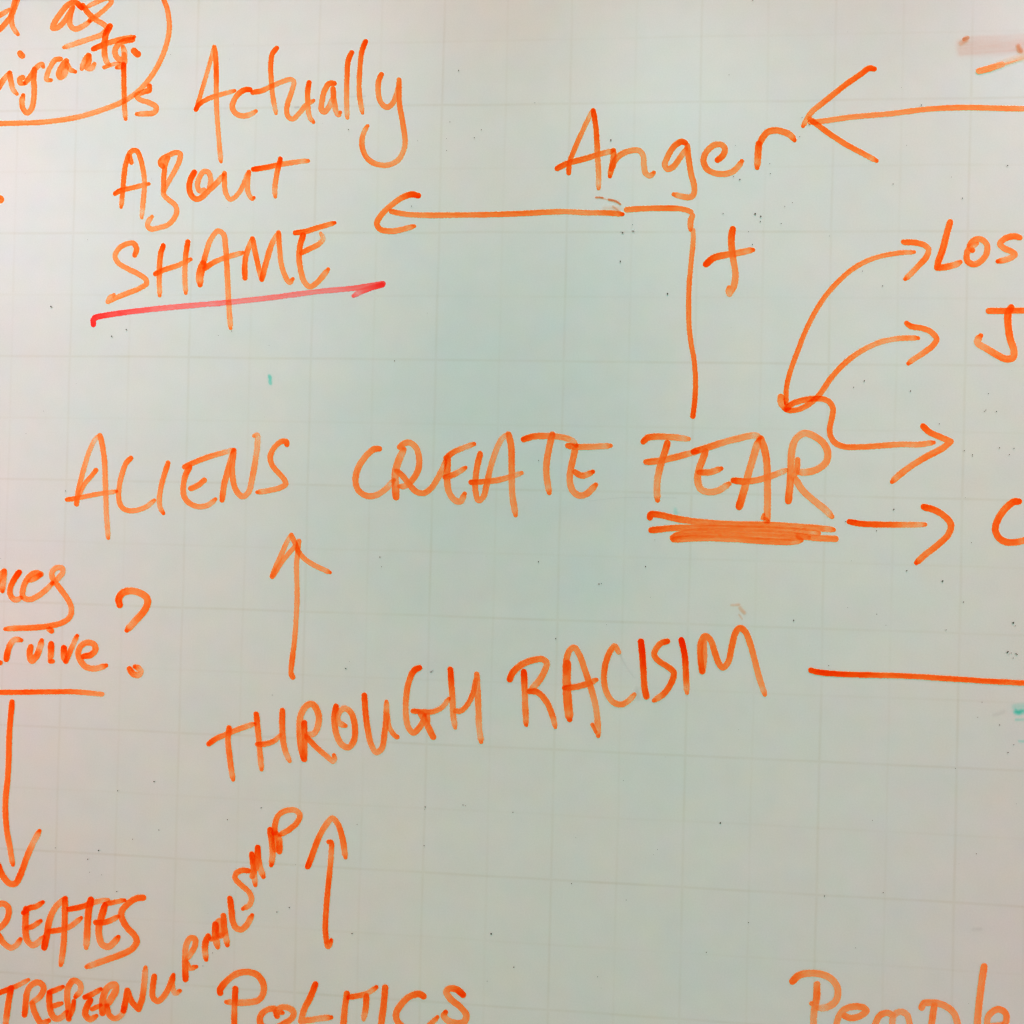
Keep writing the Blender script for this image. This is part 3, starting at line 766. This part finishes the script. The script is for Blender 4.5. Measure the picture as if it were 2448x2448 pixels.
word('word "People" partly cut off by the bottom edge at the lower right', [('P', '''
B 50 1.28>0.96>0.80>0.64>0.80>0.80>0.64 : 150,638 200,592 300,575 400,592 470,640 500,710 482,790 420,835 342,845
B 50 1.04>1.36>0.96>0.64>0.80 n : 338,662 336,760 316,870 310,980
B 30 1.04 n : 295,808'''), ('e', '''
B 46 0.72>0.80>1.04>0.88>1.20 n : 485,985 502,920 545,858 620,832 700,842 718,865 670,905 600,920 555,905'''), ('o', '''
B 46 0.80>1.12>0.72 n : 780,985 822,902 880,880 920,898
B 46 0.64>0.64>0.80 n : 918,970 930,902 980,872 1030,895 1056,985'''), ('p', '''
B 48 0.96>0.88>0.80>0.64 n : 1145,840 1162,808 1220,802 1310,820 1390,880 1428,985
B 46 1.12>1.28>0.80 n : 1242,822 1232,890 1218,985'''), ('l', '''
B 50 1.12>0.88>0.96>0.72 n : 1625,524 1602,680 1582,850 1572,985'''), ('e', '''
B 46 0.72>0.88>1.12>0.88 n : 1645,990 1662,900 1730,853 1788,880 1795,945 1765,985
B 44 0.64 n : 1660,985 1765,972''')])
word('word "THROUGH" slanting upward in capitals', [('T', '''
r 46 1.8>1.4>1.1>1.0 : 190,882 250,838 340,797 450,752 610,697
r 48 1.6>1.3>1.6>1.2>1.3 : 378,735 366,850 382,1000 402,1150 415,1212'''), ('H', '''
r 48 1.9>1.4>1.3>1.0>1.1 : 628,608 638,710 652,850 665,1000 677,1118
r 50 1.7>1.6>1.2>1.0>0.7 : 870,574 868,700 876,850 900,960 938,1042
r 44 1.6>1.2>1.4>1.1 : 640,885 720,882 800,850 855,795'''), ('R', '''
r 54 1.6>1.3>1.0>0.9>1.3>0.8>1.0 : 1070,1022 1040,900 1028,750 1042,610 1100,525 1150,518 1200,600 1198,715 1155,790 1090,795
r 50 2.6>1.5>1.2>1.4 n : 1070,690 1075,840 1072,1000
r 46 1.5>1.4>1.1>0.8>1.4 : 1090,815 1180,912 1270,990 1335,1045! 1350,1030 1346,985'''), ('O', '''
r 52 2.4>1.6>1.1>0.8>1.4>1.7>1.5>0.8>0.8>1.4 : 1366,535 1350,650 1370,800 1420,890 1480,915 1530,850 1537,700 1500,590 1440,555 1388,600 1385,680 1452,716'''), ('U', '''
s 50 1.9>1.9>1.3>0.8>1.6>1.4>1.1 : 80,820 90,960 110,1120 140,1260 190,1348 242,1310 266,1180 283,1050 286,878
s 42 1.1>0.9>1.5 n : 292,1000 315,1120 360,1190 382,1205'''), ('G', '''
s 50 2.2>1.6>1.3>1.0>0.8>1.4>1.6 : 590,565 542,590 490,700 466,850 465,1000 485,1110 530,1165 580,1130 622,1060 640,1000
s 44 1.5>1.5>1.3>1.0>1.3 : 530,965 620,972 720,970 800,930 862,850
s 54 1.4>1.3>1.5 n : 605,990 655,1080 715,1205
s 40 1.2 n : 665,990 670,1060'''), ('H', '''
s 50 2.2>2.0>1.2>1.0>0.9 : 876,580 885,720 895,850 902,1000 920,1120
s 52 1.1>0.9>1.1>0.9>0.6>1.1 : 1120,625 1125,750 1135,950 1140,1100 1160,1250
s 44 1.2>1.5>1.5>1.2 n : 920,965 970,965 1030,910 1080,815 1110,680''')])
word('misspelt word "RACISIM" in capitals, centre of the lower half', [('R', '''
t 54 2.0>1.6>1.5>0.9>1.0>1.1 : 150,865 172,812 250,735 350,692 450,680 490,712 470,790 410,890 340,962
t 52 2.8>1.7>1.0>1.2>1.4 : 280,795 284,900 290,1050 300,1285
t 50 1.6>1.4>1.3>1.4>1.1 : 332,975 400,982 480,1060 540,1190 570,1308'''), ('A', '''
t 52 1.2>1.3>1.0>1.0>1.4>0.8>0.8>1.1 : 668,800 672,690 705,595 745,572 795,645 850,800 900,950 940,1100 960,1250 966,1388
t 72 1.3>1.3>1.5>1.8 : 678,720 675,900 685,1080 702,1235
t 30 1.5 n : 912,1285 945,1350
t 50 1.8>1.4>1.5>1.3 : 655,945 760,935 870,905 950,870'''), ('C', '''
t 50 0.6>1.4>1.6>1.4>1.0>1.1>0.8 : 1155,615 1118,560 1070,620 1030,740 1020,880 1050,1000 1110,1080 1180,1098 1250,1060 1300,1005'''), ('I', '''
t 52 4.5>4.2>3.0>2.2>1.8>2.2 n : 1362,518 1375,650 1385,800 1395,950 1412,1022'''), ('S', '''
t 50 2.0>1.5>1.7>1.7>1.9>1.7>1.3 : 1605,512 1550,530 1502,580 1484,640 1530,700 1610,750 1664,805 1640,900 1570,1000 1480,1062'''), ('I', '''
t 50 4.0>4.0>2.1>1.7>1.0 : 1735,502 1765,640 1776,800 1785,990'''), ('M', '''
u 52 1.9>1.7>1.4>1.2>1.5>1.2>1.7>1.7>1.3>1.1>1.0>0.8>1.1 : 690,985 675,850 680,720 720,658 770,700 810,820 850,920 882,950 930,900 965,750 1000,625 1040,585 1090,622 1140,750 1180,900 1220,1050 1270,1198
u 50 1.0 n : 705,710 710,850 695,980''')])
mark('straight_line', 'long dark orange line running right from "RACISIM" off the edge', '''
v 44 3.6>3.6>3.0>2.1>1.9>2.0>2.1>2.1>2.0>1.9>1.7 n : -36,590 0,599 60,610 200,622 400,630 600,634 800,640 1000,650 1200,664 1400,676 1600,690 1800,700 1960,708''')

# ------------------------------------------------------------------ smudges, residue and a painted top-edge reflection
mark('smudge', 'pale pink half-wiped band at the upper right edge', '''
h 230 0.15>0.13>0.14>0.17 s : 1420,428 1550,425 1750,418 1990,405
h 60 0.12>0.08>0.08 s : 1400,352 1600,345 1980,325
h 50 0.14>0.12>0.14 s : 1345,500 1600,480 1960,455
h 120 0.12 s : 1345,400 1350,480''', PINK)
mark('smudge', 'short orange dash below the pink wiped band, fading to the right', '''
h 54 1.0>1.0>0.9>0.55 n : 1516,656 1600,635 1680,610 1730,595
h 40 0.7>0.4>0.3 s : 1720,600 1800,578 1960,530
h 80 0.15>0.25 s : 1700,590 1950,520''', ORANGE)
mark('dried_mark', 'brownish dried spot on the left end of the pink band', '''
h 34 1.2>0.9 n : 1380,362 1412,348
h 60 0.5 s : 1350,400 1400,370''', BROWN)
mark('dried_mark', 'tan dried spot at the right end of the pink band', '''
h 60 0.9 s : 1880,430 1905,470
h 26 0.5 n : 1885,420 1880,470 1905,480''', BROWN)
mark('stray_mark', 'thin reddish leftover strokes below "Anger" above the long arrow', '''
e 12 2.2 n : 482,1053 520,1050 546,1056
e 5 1.2 n : 546,1058 600,1072
e 16 2.0>2.2 n : 602,1072 665,1085 707,1113
e 26 0.9 s : 640,1135 690,1175
e 60 0.22 s : 560,1150 690,1150''', BROWN)
mark('smudge', 'small teal double dot right below the red underline', '''
d 40 0.9 s : 555,1935 562,1960
d 26 0.75 n : 555,1925 566,1940
d 28 0.7 n : 560,1978 566,1995
d 80 0.15 s : 560,1935 562,1985''', TEAL)
mark('smudge', 'faint teal smear just above the scribbled underline', '''
o 50 0.32 s : 365,1225 372,1265
o 26 0.22 s : 350,1250 400,1262''', TEAL)
mark('smudge', 'green smear at the right edge under the long dark line', '''
v 74 1.0>1.5>0.9>1.2 s : 1862,972 1885,975 1915,966 1965,972
v 44 0.7 s : 1858,950 1880,985
v 34 0.5 s : 1856,972 1874,975
v 90 0.4 s : 1850,930 1960,915
v 36 0.4 s : 1860,1045 1960,1042
v 34 0.4 s : 1890,1243 1960,1245''', TEAL)
mark('smudge', 'faint peach smudge above the M of "RACISIM"', '''
u 36 0.32>0.42 s : 960,375 1030,370
u 46 0.55 s : 1040,400 1080,445
u 22 0.35 s : 1030,460 1060,500''', BROWN)
mark('smudge', 'thin greyish drag line beside the C of "RACISIM"', '''
t 22 0.22>0.14>0.1 s : 1165,630 1220,740 1300,850
t 70 0.18 s : 1320,970 1335,1040''', GREY)
for lb, tx in (('faint grey frame reflection painted along the very top edge', '''
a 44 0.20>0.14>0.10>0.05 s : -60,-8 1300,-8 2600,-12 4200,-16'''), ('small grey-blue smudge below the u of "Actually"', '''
b 26 0.4 s : 1180,800 1210,797'''), ('faint grey drag mark across the double l of "Actually"', '''
b 22 0.22 s : 1690,700 1830,695'''), ('tiny grey tick between the G and H of "THROUGH"', '''
s 12 0.8 s : 690,606 715,592'''), ('pale lilac-grey smudge left of the green smear', '''
v 50 0.14 s : 1655,1000 1700,990 1745,968'''), ('pale grey wipe mark above "People"', '''
B 40 0.14 s : 1540,240 1600,235'''), ('small grey smudge under the long arrow, left of the plus sign', '''
e 24 0.4 s : 715,1370 735,1378'''), ('second small grey smudge nearer the corner of the long arrow', '''
e 20 0.4 s : 815,1360 838,1366'''), ('thin faint grey wipe line between "CREATE" and "FEAR"', '''
n 14 0.16 s : 1000,1150 1300,1120 1500,1118 1800,1122''')):
    mark('smudge', lb, tx, GREY)  # the top-edge streak is the frame's reflection, painted as grey ink

# ------------------------------------------------------------------ specks of dried ink and dust
SPK = []
def spk(ox, oy, sc, lst, r=1.7):
    for t in lst.split():
        v = t.split(',')
        SPK.append((ox + float(v[0]) / sc, oy + float(v[1]) / sc, float(v[2]) if len(v) > 2 else r))
spk(0, 550, 1.932, '235,353,2.4 583,459,1.8 515,490,1.9 1070,466,1.4 1822,604,1.7 302,1205,1.5 1755,1510,1.6 120,940,1.2 1008,486,1.2 200,836,1.0')
spk(900, 1400, 1.248, '1245,104,2.3 1752,49,1.7 1900,110,2.7 1884,197,2.3 1888,204,1.2 1908,203,2.2 1906,120,1.4 1894,201,1.3 1900,216,1.3 535,158,1.8 163,257,1.6 145,660,1.9 144,667,1.3 407,676,2.0 1026,708,3.0 1790,800,1.7 582,889,1.8 1512,916,1.7 1337,926,1.7 342,1039,2.6 1110,1005,1.5 984,1094,1.5 1430,1081,1.5 410,1138,1.9 660,1167,1.5 142,776,1.8 745,938,1.3 1884,498,1.6 1728,545,1.6 258,654,1.6 265,657,1.2 1520,118,1.2 595,752,1.1 1480,700,1.1 330,1180,1.2')
spk(1400, 0, 1.8435, '111,617,2.6 747,941,2.6 750,944,1.6 772,953,2.6 770,975,1.8 878,909,1.7 862,985,1.5 814,765,1.5 680,790,2.2 652,778,1.7 1355,811,2.0 1860,729,1.9 1661,873,1.8 163,1025,1.8 209,1018,1.9 207,989,1.3 153,1152,2.9 1480,463,2.1 735,1077,1.6 1309,1260,1.8 1220,1195,1.5 737,0,2.0 954,518,1.6 986,548,2.0 632,330,1.2 606,940,1.5 718,1020,1.3 911,893,1.2 361,1294,2.9 660,640,1.1 1415,640,1.0 944,602,1.5 812,720,1.3 1075,1040,1.2 1612,780,1.2')
spk(1948, 900, 3.864, '457,40,2.2 359,99,1.5 885,133,2.2 1580,310,2.0 1565,325,1.5 1678,323,1.9 1707,658,1.8 1457,720,1.4 1457,735,1.4 730,1227,2.2 570,1425,1.9 850,1793,2.2 1180,1890,2.6 1150,437,1.7 1605,157,1.6 1380,685,1.5 1840,663,1.6 1797,722,1.4 285,1340,1.3 1447,1535,1.2')
spk(0, 1640, 3.864, '1423,883,2.0 1087,968,1.9 910,1519,2.0 810,1600,1.9 1078,1898,1.7 1468,1330,1.6 1225,1415,1.5 825,1720,1.4 940,1745,1.5 510,1495,1.4')
spk(600, 1250, 3.864, '1190,316,1.8 875,1345,2.2 1205,405,1.3 195,1590,1.2')
spk(380, 1880, 3.864, '943,198,2.1 632,307,1.7 1830,350,1.6 1090,1160,2.0 1203,1118,1.7 1783,1360,2.0 495,1538,1.5 406,1658,1.4')
spk(1150, 900, 3.864, '532,775,1.5 1520,1755,2.1 530,1712,1.8 1090,1917,1.8 1110,1913,1.4')
spk(800, 50, 3.864, '128,1003,1.9 1145,456,1.7 1065,933,1.6 1290,1077,1.5 1035,1196,1.6 1355,1005,1.3 710,1711,1.7 1850,757,1.5 768,1108,1.2')
spk(1948, 1450, 3.864, '1835,151,2.7 1779,424,2.3 1868,443,2.2 1213,216,1.6 1708,1094,1.6 1785,1349,1.7 1838,1277,1.5 1506,1022,1.5 1545,883,1.5 572,70,1.5 128,545,1.5')
rs = np.random.RandomState(5)
for _ in range(70):
    SPK.append((rs.rand() * 2600 - 80, rs.rand() * 2600 - 80, 0.5 + 0.55 * rs.rand()))
vs, fs = [], []
for (sx, sy, r) in SPK:
    a0 = rs.rand() * 6; n = 7; el = 0.7 + 0.5 * rs.rand(); th = rs.rand() * 3
    ring = []
    for q in range(n):
        a = a0 + q * 2 * math.pi / n; rr = 0.8 * r * (0.8 + 0.35 * rs.rand())
        dx, dy = rr * math.cos(a), rr * el * math.sin(a)
        ring.append((sx + dx * math.cos(th) - dy * math.sin(th), sy + dx * math.sin(th) + dy * math.cos(th)))
    P = px2w(np.array([p[0] for p in ring] + [sx]), np.array([p[1] for p in ring] + [sy]), 5.5e-4)
    P[-1, 1] -= 1.0e-4
    b = len(vs); vs += [tuple(p) for p in P]
    fs += [(b + q, b + (q + 1) % n, b + n) for q in range(n)]
me = bpy.data.meshes.new('specks')
c = Vector((0.2, 0, 1.42))
me.from_pydata([Vector(v) - c for v in vs], [], fs)
me.materials.append(plain('dried_black_specks', (0.09, 0.095, 0.08)))
add('ink_speck', me, root, c, 'tiny dark specks sprinkled across the board', 'stuff')
print('ink tris', TRIS[0], 'levels', LEVEL[0])
